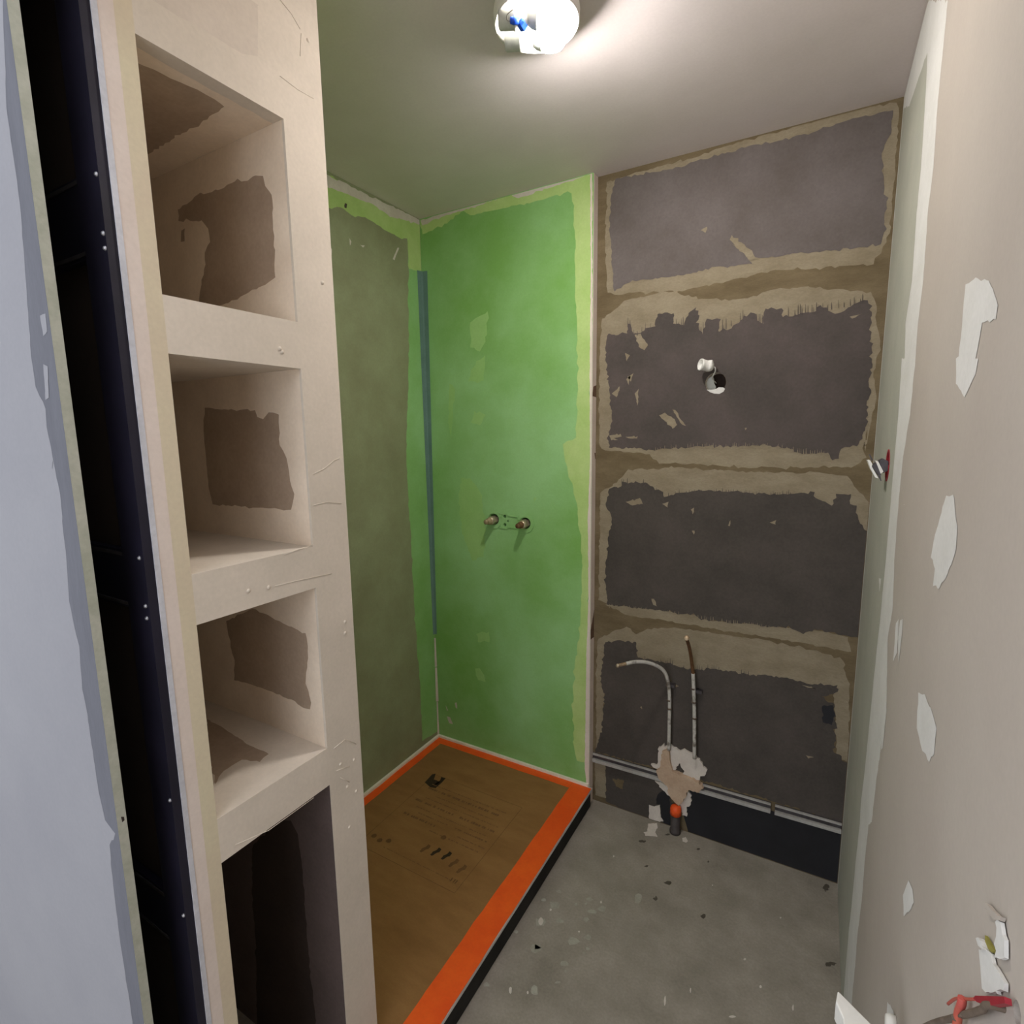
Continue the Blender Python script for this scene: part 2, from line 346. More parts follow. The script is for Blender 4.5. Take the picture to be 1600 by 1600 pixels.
# under the metal rail: membrane right, bare board left
p(cl([(148, 930), (380, 1000), (470, 1100), (520, 1270), (300, 1200), (150, 1125)]), m_panel3, .003, .01, clip=CL)
p(cl([(570, 1065), (700, 1085), (1000, 1180), (1345, 1280), (1330, 1540), (1310, 1535), (1000, 1430), (560, 1280), (540, 1200)]), m_black, .002, .02, clip=CL)
p(c3([(400, 850), (470, 800), (560, 880), (570, 1200), (600, 1300), (560, 1270), (480, 1230), (450, 1180), (440, 990), (380, 970), (385, 890)]), m_black, .002, .008, clip=CL)  # black patch painted for the shaded recess left of the drain pipe
# flecks and scrapes
for q in [cm([(400, 30), (430, 15), (480, 50), (495, 80), (470, 100), (430, 60)]), cm([(468, 0), (485, 2), (510, 45), (540, 85), (515, 75), (490, 35)]),
          cm([(140, 135), (200, 125), (205, 140), (165, 148), (190, 158), (150, 160)]), cm([(225, 142), (290, 138), (285, 150), (240, 150)]),
          c8([(245, 1075), (270, 1070), (300, 1120), (285, 1140), (262, 1125)]), c8([(205, 1150), (225, 1160), (212, 1185)]), c8([(215, 1250), (240, 1235), (230, 1270)]),
          c8([(245, 1320), (262, 1300), (258, 1370)]), c8([(150, 1320), (185, 1290), (170, 1335)]), c8([(650, 700), (680, 705), (755, 760), (725, 765), (700, 735)]),
          c8([(520, 640), (545, 625), (540, 650)]), c8([(1140, 1000), (1195, 988), (1150, 1008)]), c8([(210, 1260), (225, 1245), (222, 1285)]),
          cm([(415, 490), (450, 480), (445, 510)]), cm([(565, 520), (582, 510), (575, 545)]), cm([(765, 585), (772, 575), (768, 605), (760, 605)]), cm([(570, 630), (585, 630), (582, 650)]),
          cm([(975, 588), (1010, 575), (1005, 600)]), cm([(225, 480), (300, 460), (315, 490), (260, 500)]), cm([(360, 985), (372, 985), (390, 1025), (370, 1015)]), cm([(845, 95), (858, 95), (850, 108)]),
          cl([(490, 535), (515, 550), (500, 555)]), cl([(320, 655), (330, 650), (332, 666)]), cl([(1150, 895), (1190, 905), (1160, 912)]), cl([(1130, 545), (1200, 560), (1150, 552)])]:
    p.n = 14; p(q, m_beige, .002, .007)
# comb strokes of the spreader along the edges of the boards
rnd = random.Random(21)
def comb(line, m, up, lo=3, hi=11, dens=.55):
    for (u0, v0), (u1, v1) in zip(line, line[1:]):
        u = u0
        while u < u1:
            if rnd.random() < dens:
                v = v0+(v1-v0)*(u-u0)/(u1-u0); L = rnd.uniform(lo, hi)*up; w = rnd.uniform(.7, 1.6)
                p.n = 16; p([(u, v+3*up*-1), (u+w, v-3*up), (u+w*.7, v+L), (u+w*.3, v+L*.9)], m, 0)
            u += rnd.uniform(2.2, 4.5)
comb(c8([(215, 1035), (240, 1075), (330, 1045), (450, 1035), (520, 1062), (590, 1062), (700, 1000), (780, 1030), (862, 1000), (1000, 975), (1200, 935)]), m_panel2, -1, 4, 16, .45)
comb(cm([(205, 380), (330, 382), (425, 450), (540, 432), (760, 432), (980, 445), (1100, 442)]), m_panel3, -1, 3, 8, .5)
comb(cm([(380, 210), (600, 190), (800, 192), (1020, 195), (1120, 222), (1280, 225)]), m_beige, -1, 2, 7, .7)
comb(cl([(150, 520), (240, 440), (300, 430), (440, 440), (560, 468), (860, 492)]), m_panel3, -1, 3, 12, .5)
comb(cm([(140, 1022), (330, 1038), (590, 1074), (900, 1122), (1090, 1142)]), m_beige, -1, 1, 4, .6)
p(cl([(1232, 650), (1285, 645), (1290, 700), (1280, 745), (1235, 730)]), m_black, .003, .008)
p(cl([(185, 1010), (240, 1020), (235, 1065), (200, 1050)]), m_brown, .003, .008)
wb = structure(b.build('wall_back'), 'dark taupe boarded wall with beige smears along the joints', 'wall')
# thick plaster around the pipes, a crust on the wall
b = MB()
def crust(pts, t, m, amp=.004, seg=.008, seed=1):
    P2 = [(on(1, YD, u, v)[0], on(1, YD, u, v)[2]) for u, v in pts]; P2 = rag(P2, amp, seg, seed)
    b.slab([(x, YD-.0005, z) for x, z in P2], (0, -t, 0), m)
m_tan = mat('tan_filler', (196, 172, 148), (182, 156, 132), 14, rough=.9, bump=.3, bscale=80)
crust(c3([(320, 440), (405, 450), (415, 380), (410, 240), (450, 215), (490, 170), (505, 215), (540, 175), (590, 185), (680, 260), (790, 265), (900, 320), (990, 430), (1060, 520), (1040, 570), (975, 600), (960, 640), (900, 640), (740, 570), (735, 500), (700, 420), (650, 470), (640, 520), (560, 520), (400, 500), (350, 480)]), .010, m_white, seed=3)
crust(c3([(370, 650), (470, 680), (540, 700), (800, 760), (840, 880), (835, 970), (790, 1000), (790, 1130), (730, 1110), (700, 1000), (590, 880), (520, 820), (430, 740)]), .008, m_white, seed=5)
crust(c3([(400, 500), (450, 480), (480, 260), (560, 200), (580, 330), (600, 500), (700, 560), (820, 590), (950, 650), (1020, 730), (960, 780), (820, 750), (780, 860), (690, 960), (600, 870), (560, 800), (540, 700), (440, 610)]), .023, m_tan, seed=7)
crust(c3([(290, 985), (330, 1000), (360, 1010), (400, 990), (435, 985), (445, 1150), (480, 1200), (430, 1205), (290, 1160)]), .004, m_white, .002, seed=9)
ch = lambda pts: crop(1040, 530, 10, pts)
def chip(pts, m, back, t):
    b.slab([(on(1, YD, u, v)[0], YD+back, on(1, YD, u, v)[2]) for u, v in ch(pts)], (0, -t, 0), m)
chip([(640, 790), (700, 830), (760, 850), (840, 855), (905, 820), (930, 775), (900, 755), (830, 752), (790, 775), (740, 790)], m_joint, .010, .011)
chip([(610, 600), (640, 610), (700, 570), (735, 600), (740, 680), (770, 740), (740, 790), (640, 790), (610, 700)], m_plastg, .030, .006)
b.build('plaster_crust', wb)

# ---- green shower back wall (thicker board, its return edge shows)
gh = [circle(-1.2165, 1.2065, .024, 20), circle(-1.0615, 1.200, .024, 20), circle(-1.163, 1.222, .0075, 12), circle(-1.163, 1.186, .0075, 12), circle(-1.147, 1.203, .0045, 10)]
b = MB(); b.holed(1, YG, YD+.06, [(XL-.05, 0), (XG-.0005, 0), (XG-.0005, H), (XL-.05, H)], gh, m_green, closed_at=YD+.03)
p = Painter(b, 1, YG, -1); p.holes = []; CL = (XL+.002, XG-.002, ZT, H-.003)
g5 = lambda pts: crop(480, 240, 3.3333, pts); g6 = lambda pts: crop(480, 720, 3.3333, pts)
p(g5([(590, 350), (760, 300), (1000, 220), (1484, 95), (1484, 185), (1300, 215), (1180, 250), (1000, 290), (870, 320), (800, 300), (700, 380), (600, 420)]), m_green_l, .006, .015, clip=CL)
p(g5([(1380, 180), (1484, 140), (1480, 900), (1475, 1590)]) + g6([(1475, 600), (1460, 1300), (1455, 1570), (1400, 1560), (1380, 1350), (1390, 1100), (1420, 900), (1430, 500), (1400, 200), (1360, 60)]) + g5([(1330, 1510), (1400, 1480), (1410, 1200), (1400, 800), (1395, 400)]), m_green_l, .006, .02, clip=CL)
p(g5([(590, 350), (760, 290), (1000, 210), (1484, 88), (1484, 110), (1300, 165), (1100, 235), (1050, 210), (900, 270), (800, 300), (700, 330), (600, 375)]), m_white, .004, .012, clip=CL)
for q in [g5([(850, 880), (940, 820), (930, 980), (900, 1030), (850, 1010)]), g5([(880, 1080), (930, 1050), (920, 1180), (840, 1190)]), g5([(870, 1340), (930, 1360), (900, 1420), (850, 1400)]), g6([(800, 90), (850, 90), (910, 180), (930, 350), (920, 500), (860, 520), (810, 380), (790, 200)]),
          g5([(740, 1200), (770, 1230), (750, 1480), (735, 1400)]), g6([(880, 900), (950, 890), (950, 945), (890, 945)]), g6([(875, 1080), (900, 1080), (930, 1150), (895, 1140)]), g6([(1180, 190), (1195, 190), (1185, 215)])]:
    p(q, m_green_f, .006, .015)
for q in [g6([(728, 1330), (745, 1335), (760, 1370), (740, 1365)]), g6([(770, 1260), (780, 1258), (782, 1290), (774, 1285)]), g6([(722, 1272), (735, 1300), (728, 1300)])]:
    p(q, m_white, .001, .006)
# plaster on the return edge, wrapping a little onto the front
p(g5([(1486, 80), (1474, 85), (1478, 600), (1472, 1100), (1474, 1600)])+g6([(1462, 300), (1466, 700), (1455, 1000), (1450, 1300), (1446, 1600)])+[(925, 1300), (926, 800)], m_pink, .0012, .012, clip=(XL, XG-.0006, ZT, H-.003))
b.box(XG-.0004, XG+.001, YG, YD-.001, .0, H-.001, m_pink)
p2 = Painter(b, 0, XG+.001, 1)
p2(crop(910, 640, 3.333, [(72, 960), (78, 1000), (68, 1180), (40, 1200), (42, 1150), (62, 1040)]), m_chip, .002, .01, clip=(YG+.001, YD-.002, 0, H))
p2(crop(910, 640, 3.333, [(62, 225), (74, 225), (74, 255), (66, 260)]), m_chip, .002, .01, clip=(YG+.001, YD-.002, 0, H))
p2(g5([(1490, 1215), (1508, 1205), (1508, 1270), (1485, 1265)]), m_chip, .002, .01, clip=(YG+.001, YD-.002, 0, H))
wg = structure(b.build('wall_shower'), 'bright green painted shower wall behind the tray', 'wall')
# cable groove plate pressed in the green paint around the two stubs
b = MB()
pl = lambda pts: [(on(1, YG, u, v)[0], YG-.0006-.0008, on(1, YG, u, v)[2]) for u, v in crop(730, 770, 13.33, pts)]
def ringplate(cx, cz, r0, r1, a0=0, a1=360):
    n = 24; A = [math.radians(a0+(a1-a0)*i/n) for i in range(n+1)]
    pts = [(cx+r1*math.cos(a), YG-.0005, cz+r1*math.sin(a)) for a in A]+[(cx+r0*math.cos(a), YG-.0005, cz+r0*math.sin(a)) for a in reversed(A)]
    b.slab(pts, (0, -.003, 0), m_green)
ringplate(-1.2165, 1.2065, .027, .041, 20, 330); ringplate(-1.0615, 1.200, .027, .041, -150, 160)
for s in (1, -1):
    b.slab([(-1.188, YG-.0005, 1.203+s*.026), (-1.155, YG-.0005, 1.203+s*.030), (-1.145, YG-.0005, 1.203+s*.022), (-1.098, YG-.0005, 1.2+s*.022), (-1.098, YG-.0005, 1.2+s*.027), (-1.14, YG-.0005, 1.203+s*.028), (-1.152, YG-.0005, 1.203+s*.036), (-1.188, YG-.0005, 1.203+s*.033)], (0, -.003, 0), m_green)
b.build('mounting_plate', wg)

# ---- left shower wall
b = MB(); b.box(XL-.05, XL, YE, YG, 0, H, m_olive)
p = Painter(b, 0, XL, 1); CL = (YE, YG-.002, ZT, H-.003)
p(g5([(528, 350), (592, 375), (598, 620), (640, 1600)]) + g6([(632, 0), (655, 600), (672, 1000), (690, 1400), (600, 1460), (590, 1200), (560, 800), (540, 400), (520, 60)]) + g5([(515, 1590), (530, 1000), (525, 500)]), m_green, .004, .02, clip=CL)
p(g5([(95, 270), (95, 110), (200, 160), (400, 270), (590, 360), (600, 470), (600, 610), (530, 600), (520, 440), (480, 440), (380, 380), (300, 330), (230, 320), (190, 285), (110, 280)]), m_green_l, .005, .015, clip=CL)
p(g5([(95, 170), (95, 105), (250, 180), (420, 265), (592, 345), (590, 370), (530, 355), (480, 340), (430, 330), (350, 270), (260, 235), (180, 200)]), m_white, .004, .014, clip=CL)
for q in [g5([(445, 550), (470, 490), (478, 490), (455, 555)]), g5([(220, 440), (230, 460), (222, 480)]), g5([(275, 475), (300, 480), (290, 490)]), g5([(118, 480), (128, 500), (126, 530)])]: p(q, m_white, .001, .008)
p(g5([(196, 258), (206, 262), (204, 285), (194, 282)]), m_dirt, .001, .008)
structure(b.build('wall_left'), 'olive green shower wall on the left', 'wall')

# ---- right wall
b = MB()
JB = (1.578, 1.487)
b.holed(0, XR, XR+.06, [(-.9, 0), (YD+.06, 0), (YD+.06, H), (-.9, H)], [circle(*JB, .036), circle(.452, 1.168, .008)], m_beigewall, closed_at=XR+.045)
p = Painter(b, 0, XR, -1); p.holes = [circle(*JB, .0365)]; CL = (-.8, YD-.001, .002, H-.002)
r6 = lambda pts: crop(1280, 0, 2.857, pts); r7 = lambda pts: crop(1280, 560, 2.2857, pts); r2 = lambda pts: crop(1280, 1250, 4.571, pts); r9 = lambda pts: crop(1440, 1400, 8, pts)
edge_r = r6([(575, 0), (550, 250), (530, 450), (510, 750), (485, 950), (465, 1250), (440, 1450), (430, 1600)])+r7([(325, 200), (300, 350), (285, 500), (270, 700), (262, 900), (245, 1000), (240, 1250), (205, 1500)])+r2([(375, 160), (352, 180), (325, 450), (305, 720), (275, 950), (260, 1150), (235, 1420), (225, 1600)])
p(edge_r + [(1290, 1700), (1250, 1380), (1350, 700), (1400, 150), (1452, 0)], m_joint, .003, .014, clip=CL)
p(r6([(484, 230), (475, 430), (455, 750), (435, 950), (415, 1250), (385, 1450), (382, 1600)])+r7([(295, 0), (283, 200), (265, 400), (240, 700), (218, 930), (205, 1050), (185, 1250), (160, 1500)])+r2([(300, 0), (290, 170), (265, 400), (235, 720), (210, 950), (190, 1200), (175, 1400), (160, 1600)])+[(1303, 1600), (1310, 1378), (1352, 880), (1390, 430), (1412, 170), (1421, 165)], m_greenstrip, .002, .014, clip=CL)
for q in [r6([(655, 1270), (700, 1240), (760, 1250), (800, 1360), (790, 1430), (730, 1440), (700, 1600)])+r7([(570, 0), (560, 60), (520, 140), (490, 90), (490, 0)])+r6([(625, 1590), (640, 1450)]),
          r7([(455, 490), (480, 485), (495, 600), (490, 680), (460, 770), (430, 820), (408, 815), (415, 750), (400, 710), (415, 630)]),
          r7([(355, 1195), (375, 1200), (400, 1250), (420, 1320), (412, 1410), (395, 1440), (370, 1400), (350, 1320)]),
          r2([(600, 680), (640, 575), (670, 640), (680, 740), (640, 800), (605, 830)]),
          r2([(480, 1560), (490, 1440), (530, 1500), (550, 1560), (545, 1600), (480, 1600)]),
          r7([(275, 945), (285, 930), (280, 1050), (265, 1080)]), r7([(290, 935), (300, 930), (298, 970), (285, 1090), (282, 1000)]), r7([(300, 518), (308, 520), (304, 526)]),
          r7([(214, 785), (222, 785), (216, 835)]), r7([(232, 1250), (242, 1250), (228, 1390), (222, 1395)])]:
    p.n = 3; p(q, m_joint, .002, .01)
wr = structure(b.build('wall_right'), 'warm grey plastered wall on the right with filler patches', 'wall')
# torn plaster above the near box
b = MB()
def crustR(pts, t, m, amp=.0015, seg=.006, seed=1):
    P2 = [(on(0, XR, u, v)[1], on(0, XR, u, v)[2]) for u, v in pts]; P2 = rag(P2, amp, seg, seed)
    b.slab([(XR-.001, y, z) for y, z in P2], (-t, 0, 0), m)
m_ygreen = mat('yellow_green_paint_edge', (150, 140, 70), (128, 122, 56), 40, rough=.9)
crustR(r9([(780, 680), (860, 670), (930, 740), (960, 850), (1050, 1000), (1110, 1110), (1105, 1200), (1020, 1215), (1020, 1245), (870, 1235), (820, 1180), (800, 900)]), .0025, m_joint)
crustR(r9([(990, 330), (1060, 345), (1085, 500), (1110, 570), (1110, 780), (1040, 800), (980, 790), (1005, 700), (975, 620), (1000, 520), (1010, 420)]), .0025, m_joint, seed=2)
crustR(r9([(770, 560), (800, 545), (830, 600), (850, 650), (880, 700), (850, 690), (800, 660)]), .004, m_joint, seed=3)
crustR(r9([(850, 510), (880, 560), (960, 690), (975, 700), (940, 730), (890, 680), (855, 590)]), .002, m_ygreen, .0006, seed=4)
crustR(r9([(850, 140), (910, 140), (990, 240), (1080, 290), (1060, 330), (960, 300), (920, 200), (860, 175)]), .003, m_beigewall, seed=6)
b.build('torn_plaster', wr)

# ---- wall with the sliding door pocket, on the left
b = MB()
b.box(-3.2, XN, YA, YB, 0, H, m_edge)
p = Painter(b, 1, YA, -1)
p([(-3.2, .001), (XN, .001), (XN, 2.499), (-3.2, 2.499)], m_blueboard, 0, raw=True)
w0 = crop(0, 0, 2.857, [(15, 0), (20, 200), (30, 480), (70, 760), (95, 950), (120, 1300), (140, 1590)])
w1 = crop(0, 520, 2.857, [(150, 60), (160, 240), (205, 340), (210, 420), (245, 600), (270, 720), (285, 900), (300, 1050), (310, 1200), (335, 1320), (355, 1400), (368, 1590)])
w2 = crop(0, 1040, 2.857, [(370, 60), (385, 180), (410, 350), (440, 560), (470, 690), (515, 750), (490, 800), (500, 920), (520, 1100), (545, 1280), (580, 1500), (592, 1590)])
p([(4, -60)] + w0[1:] + w1[1:] + w2[1:] + [(215, 1680)], m_bluewhite, .0012, .012, clip=(-3.19, XN, .002, 2.498), extra=[(-.885, .002), (-3.19, .002), (-3.19, 2.498), (-.885, 2.498)])
for q in [crop(0, 0, 2.857, [(180, 1410), (205, 1400), (212, 1480), (195, 1500)]), crop(0, 520, 2.857, [(195, 140), (215, 150), (220, 290), (205, 300)]), crop(0, 520, 2.857, [(220, 600), (240, 570), (235, 605)])]: p(q, m_bluewhite, .0008, .006)
p2 = Painter(b, 0, XN, 1)
p2(crop(0, 1040, 2.857, [(540, 675), (553, 675), (556, 690), (545, 700)]), m_vdark, .0003, .003)
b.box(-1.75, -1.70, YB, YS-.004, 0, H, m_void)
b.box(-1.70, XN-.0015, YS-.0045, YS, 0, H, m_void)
structure(b.build('wall_front'), 'cool white boarded end wall with a dark pocket slot', 'wall')
b = MB(); b.box(XN, XR, YA, YS, 2.22, H, m_white)
structure(b.build('trim_1'), 'plastered lintel above the doorway', 'lintel')

# ============================================================ THINGS
# ---- sliding door frame inside the pocket
t = thing('pocket_frame', (XN-.03, .40, 0), 'black steel sliding door frame with bright edge inside the dark pocket slot', 'door frame')
b = MB(); b.box(XN-.064, XN-.001, .404, YS-.006, 0, H-.002, m_navy); post = b.build('post', t)
b = MB(); b.box(XN-.0012, XN+.0008, .4175, YS-.0002, 0, H-.002, m_lip); e_ = b.build('edge_strip', t); e_['label'] = 'bright galvanised edge strip'
for z0, z1 in ((1.835, 1.945), (1.31, 1.405), (.70, .80)):
    b = MB(); b.box(-1.69, XN-.0645, .407, YS-.006, z0, z1, m_navy)
    b.box(-1.69, XN-.0645, .405, .4068, z0+.004, z0+.010, m_sw); b.box(-1.69, XN-.0645, .405, .4068, z1-.010, z1-.004, m_sw); b.build('crossbar', t, .003)  # paler strips paint the light caught along the bar edges
for (u, v) in ((152, 272), (162, 365), (165, 388), (218, 872), (228, 947), (230, 966), (271, 1253), (290, 1432)):
    q = on(1, .404, u, v); q.x = min(q.x, XN-.006)
    b = MB(); b.lathe((q.x, .4045, q.z), (0, -1, 0), [(0, .0035), (.0022, .003), (.0034, .0012), (.0036, 0), (0, -.001)], m_steel, 10); b.build('screw', t)

# ---- niche column
XB = -1.42
t = thing('niche_column', (-1.15, .62, 0), 'tall plastered column with four open niches in one face', 'niche shelving')
b = MB(); b.box(XB, XN, YS+.0002, .446, 0, H-.001, m_pink); b.build('edge_board', t)
b = MB(); b.box(XB, XN, .446, YN1, 0, H-.001, m_yellow); b.build('stile', t)
b = MB(); b.box(XL-.05, XN, YN2, YE-.001, 0, H-.001, m_niche)
b.box(XL-.05, XN-.002, YE-.001, YE-.0001, 0, H-.001, m_green_l)
p = Painter(b, 1, YN2, -1)
n0 = lambda pts: crop(0, 0, 2.857, pts); n1 = lambda pts: crop(0, 520, 2.857, pts); n2 = lambda pts: crop(0, 1040, 2.857, pts)
p([(XB, 0), (XN-.006, 0), (XN-.006, Z1T), (XB, Z1T)], m_nichein, 0, raw=True)
p(n0([(795, 940), (870, 880), (1000, 840), (1060, 800), (1090, 810), (1140, 785), (1175, 785), (1185, 830), (1215, 870), (1220, 1000), (1225, 1150), (1230, 1240), (1100, 1310), (980, 1365), (890, 1350), (900, 1250), (920, 1180), (915, 1130), (940, 1080), (930, 1020), (900, 980), (820, 990), (800, 985)]), m_raw, .003, .01)
p(n0([(810, 1030), (825, 1020), (825, 1075), (808, 1080)]), m_raw, .002, .008)
p(n1([(915, 335), (1020, 345), (1140, 345), (1150, 375), (1175, 385), (1200, 355), (1245, 365), (1250, 500), (1280, 560), (1295, 660), (1315, 720), (1300, 790), (1130, 780), (950, 765), (935, 700), (910, 440)]), m_raw, .0022, .012)
p(n1([(1010, 1285), (1130, 1232), (1250, 1290), (1365, 1340), (1375, 1400), (1365, 1590)])+n2([(1365, 80), (1390, 165), (1385, 195), (1250, 130), (1130, 85), (1050, 65)])+n1([(1045, 1550), (1050, 1480), (1030, 1400)]), m_raw, .0025, .012)
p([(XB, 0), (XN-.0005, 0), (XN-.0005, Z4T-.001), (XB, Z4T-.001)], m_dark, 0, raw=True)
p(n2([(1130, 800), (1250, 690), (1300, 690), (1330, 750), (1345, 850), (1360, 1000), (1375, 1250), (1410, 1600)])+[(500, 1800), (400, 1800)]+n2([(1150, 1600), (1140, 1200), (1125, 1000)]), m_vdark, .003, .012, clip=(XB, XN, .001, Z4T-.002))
sp_ = b.build('side_panel', t)
for z0, z1 in ((Z1T, H-.001), (Z2T, Z1B), (Z3T, Z2B), (Z4T, Z3B)):
    b = MB(); b.box(XB, XN, YN1, YN2, z0, z1, m_niche)
    if z0 == Z1T:
        p = Painter(b, 2, Z1T, -1)
        p([(XB, YN1), (XN-.03, YN1), (XN-.03, YN2), (XB, YN2)], m_nichein, .003, .02, raw=True, clip=(XB, XN-.008, YN1, YN2))
        p(n0([(560, 260), (640, 290), (690, 310), (760, 350), (880, 400), (960, 440), (1000, 475), (950, 510), (880, 560), (800, 600), (660, 690), (600, 700)]), m_raw, .003, .01, clip=(XB, XN-.01, YN1, YN2-.004))
    if z0 == Z1T:
        p = Painter(b, 0, XN, 1); p(n0([(560, -120), (680, 0), (800, 75), (870, 105), (1000, 190), (1080, 240), (1150, 250), (1150, 100), (1150, -150)]), m_header_shade, .002, .02, clip=(YN1, YN2, Z1T, 2.3))  # greyer patch paints the shading of the header panel
    if z0 == Z4T:
        p = Painter(b, 2, Z3B, 1); p(n2([(925, 240), (1000, 280), (1100, 350), (1200, 395), (1160, 430), (1080, 420), (1000, 470), (960, 530), (930, 400)]), m_raw, .002, .01, clip=(XB+.002, XN-.004, YN1+.001, YN2-.001))
    b.build('header' if z0 == Z1T else 'shelf', t)
b = MB(); b.box(XB-.03, XB, YS+.0002, YN2, 0, H-.001, m_nichein); b.build('back_panel', t)
# raised trowel ridges on the plastered face
b = MB()
for q in [n0([(1250, 0), (1300, 60), (1340, 130)]), n0([(1345, 150), (1340, 250)]), n0([(1250, 340), (1330, 400), (1400, 440)]), n1([(1400, 630), (1450, 605), (1490, 570), (1515, 560)]), n1([(1400, 770), (1460, 755), (1525, 762)]), n1([(1230, 1130), (1330, 1105), (1480, 1075)]), n1([(1270, 990), (1340, 965), (1395, 948)]), n2([(1490, 370), (1540, 330), (1590, 350)]), n2([(1500, 470), (1560, 450)]), n2([(1520, 500), (1560, 520)]), n2([(1050, 800), (1200, 735), (1400, 590)])]:
    b.tube([on(0, XN+.0002, u, v) for u, v in q], .0007, m_niche, 6)
for (u, v) in n0([(1375, 180), (1260, 1570), (1440, 1260)])+n1([(1110, 1150), (1200, 1135), (1540, 1290), (1540, 1340), (1250, 70)])+n2([(1550, 540), (1580, 420), (1520, 440), (1560, 720), (1590, 560)]):
    q = on(0, XN, u, v); b.lathe(q, (1, 0, .2), [(.0045, -.0005), (.003, .0014), (0, .002)], m_niche, 8)
b.build('trowel_mark', t)

# ---- shower tray, cardboard, tape
YT0 = YE+.001
t = thing('shower_tray', ((XL+XT)/2, 1.38, 0), 'white shower tray under brown cardboard in the green corner', 'shower tray')
b = MB(); b.box(XL+.002, XT, YT0, YG-.002, .074, ZT, m_tray); b.build('slab', t, .002)
b = MB(); b.box(XL+.002, XT-.008, YT0+.002, YG-.003, 0, .074, m_under); b.build('shaded_support', t)  # dark colour stands in for the shade in the recess under the slab
b = MB(); b.slab([(XL+.001, YT0, ZT+.0002), (XL+.001, YG-.0135, ZT+.0002), (XL+.013, YG-.0135, ZT+.0002), (XL+.013, YT0, ZT+.0002)], (0, 0, .013), m_seal)
tag(b.build('sealing_strip'), 'white sealing strip between the tray and the olive left wall', 'sealing strip', 'sealing strips round the tray')
b = MB(); b.slab([(XL+.001, YG-.001, ZT+.0002), (XG-.001, YG-.001, ZT+.0002), (XG-.001, YG-.0125, ZT+.0002), (XL+.001, YG-.0125, ZT+.0002)], (0, 0, .013), m_seal)
tag(b.build('sealing_strip'), 'white sealing strip between the tray and the bright green wall', 'sealing strip', 'sealing strips round the tray')
b = MB(); zc = ZT+.0004
b.box(XL+.015, XT-.004, YT0+.004, YG-.014, zc, zc+.0022, m_card)
zi = zc+.0022
card = b.build('cardboard_sheet'); tag(card, 'brown printed cardboard sheet taped over the shower tray', 'cardboard')
b = MB(); p = Painter(b, 2, zi, 1)
fx0, fx1, fy0, fy1 = -1.392, -.951, 1.240, 1.702; w = .0016
for r in [(fx0, fx1, fy0, fy0+w), (fx0, fx1, fy1-w, fy1), (fx0, fx0+w, fy0, fy1), (fx1-w, fx1, fy0, fy1)]:
    p([(r[0], r[2]), (r[1], r[2]), (r[1], r[3]), (r[0], r[3])], m_inkline, 0, raw=True); p.n = 0
cE = lambda pts: crop(560, 1180, 5.714, pts)
p(cE([(590, 240), (640, 220), (670, 215), (700, 225), (730, 240), (745, 240), (770, 200), (745, 235), (690, 295), (640, 285)]), m_inkdark, 0)
p(cE([(595, 240), (660, 170), (690, 165), (680, 200), (670, 222), (640, 262)]), m_inkdark, 0)
p(cE([(725, 240), (740, 195), (780, 205), (745, 245), (705, 280)]), m_inkdark, 0)
rnd = random.Random(11)
rows = [(1.640, -1.36, -.99, .006), (1.612, -1.36, -1.0, .012), (1.585, -1.30, -1.02, .005), (1.56, -1.33, -.98, .005), (1.53, -1.36, -1.17, .012), (1.53, -1.14, -.98, .012), (1.50, -1.33, -1.0, .005), (1.475, -1.30, -1.16, .006), (1.475, -1.12, -.98, .008), (1.445, -1.35, -1.2, .012), (1.445, -1.10, -.97, .005), (1.42, -1.2, -.98, .006), (1.275, -1.30, -.99, .004)]
rows2 = [(1.915, -1.13, -.97, .005), (1.903, -1.05, -.93, .004)]
for (y, xa, xb, h) in rows+rows2:
    x = xa
    while x < xb:
        wd = rnd.uniform(.004, .012) if h > .007 else rnd.uniform(.002, .005)
        if rnd.random() < .86:
            p.n = 1
            p([(x, y), (x+wd*.8, y), (x+wd*.8, y+h*rnd.uniform(.7, 1)), (x, y+h*rnd.uniform(.7, 1))], m_ink, 0, raw=True)
        x += wd*rnd.choice((1, 1, 1, 1.9))
for k, (u, v) in enumerate([(600, 835), (695, 865), (790, 900), (855, 965), (925, 1020)]):   # five little pictures near the lower edge
    q = on(2, zi, *cE([(u, v)])[0]); p.n = 2; mm = m_inkdark if k < 4 else m_ink
    p([(q.x-.012, q.y-.020), (q.x-.003, q.y-.022), (q.x+.002, q.y-.006), (q.x+.010, q.y+.004), (q.x+.009, q.y+.020), (q.x-.004, q.y+.022), (q.x-.006, q.y+.004), (q.x-.012, q.y-.004)], mm if k in (1, 2) else m_inkline, .001, .006, raw=True)
for (u, v) in [(140, 720), (190, 760), (270, 765), (760, 735)]:
    q = on(2, zi, *cE([(u, v)])[0]); p.n = 2
    p([(q.x+.011*math.cos(a*.8), q.y+.011*math.sin(a*.8)) for a in range(8)], m_inkline, .002, .006, raw=True)
q = on(2, zi, *cE([(850, 1122)])[0])
for dx in (-.012, 0, .008): p.n = 2; p([(q.x+dx, q.y-.008), (q.x+dx+.004, q.y-.008), (q.x+dx+.005, q.y+.008), (q.x+dx, q.y+.008)], m_inkline, .0005, .006, raw=True)
o = b.build('printing', card); o['label'] = 'dark printed frame, logo and rows of small text'
z2 = zc+.0023
def strip(x0, x1, y0, y1, label, fold=False, z=z2, seed=0):
    b = MB()
    P2 = [(x0, y0), (x1, y0), (x1, y1), (x0, y1)]
    P2 = rag(P2, .0012, .05, seed)
    b.slab([(x, y, z) for x, y in P2], (0, 0, .0006), m_orange)
    return tag(b.build('tape_strip'), label, 'tape', 'orange tape around the cardboard')
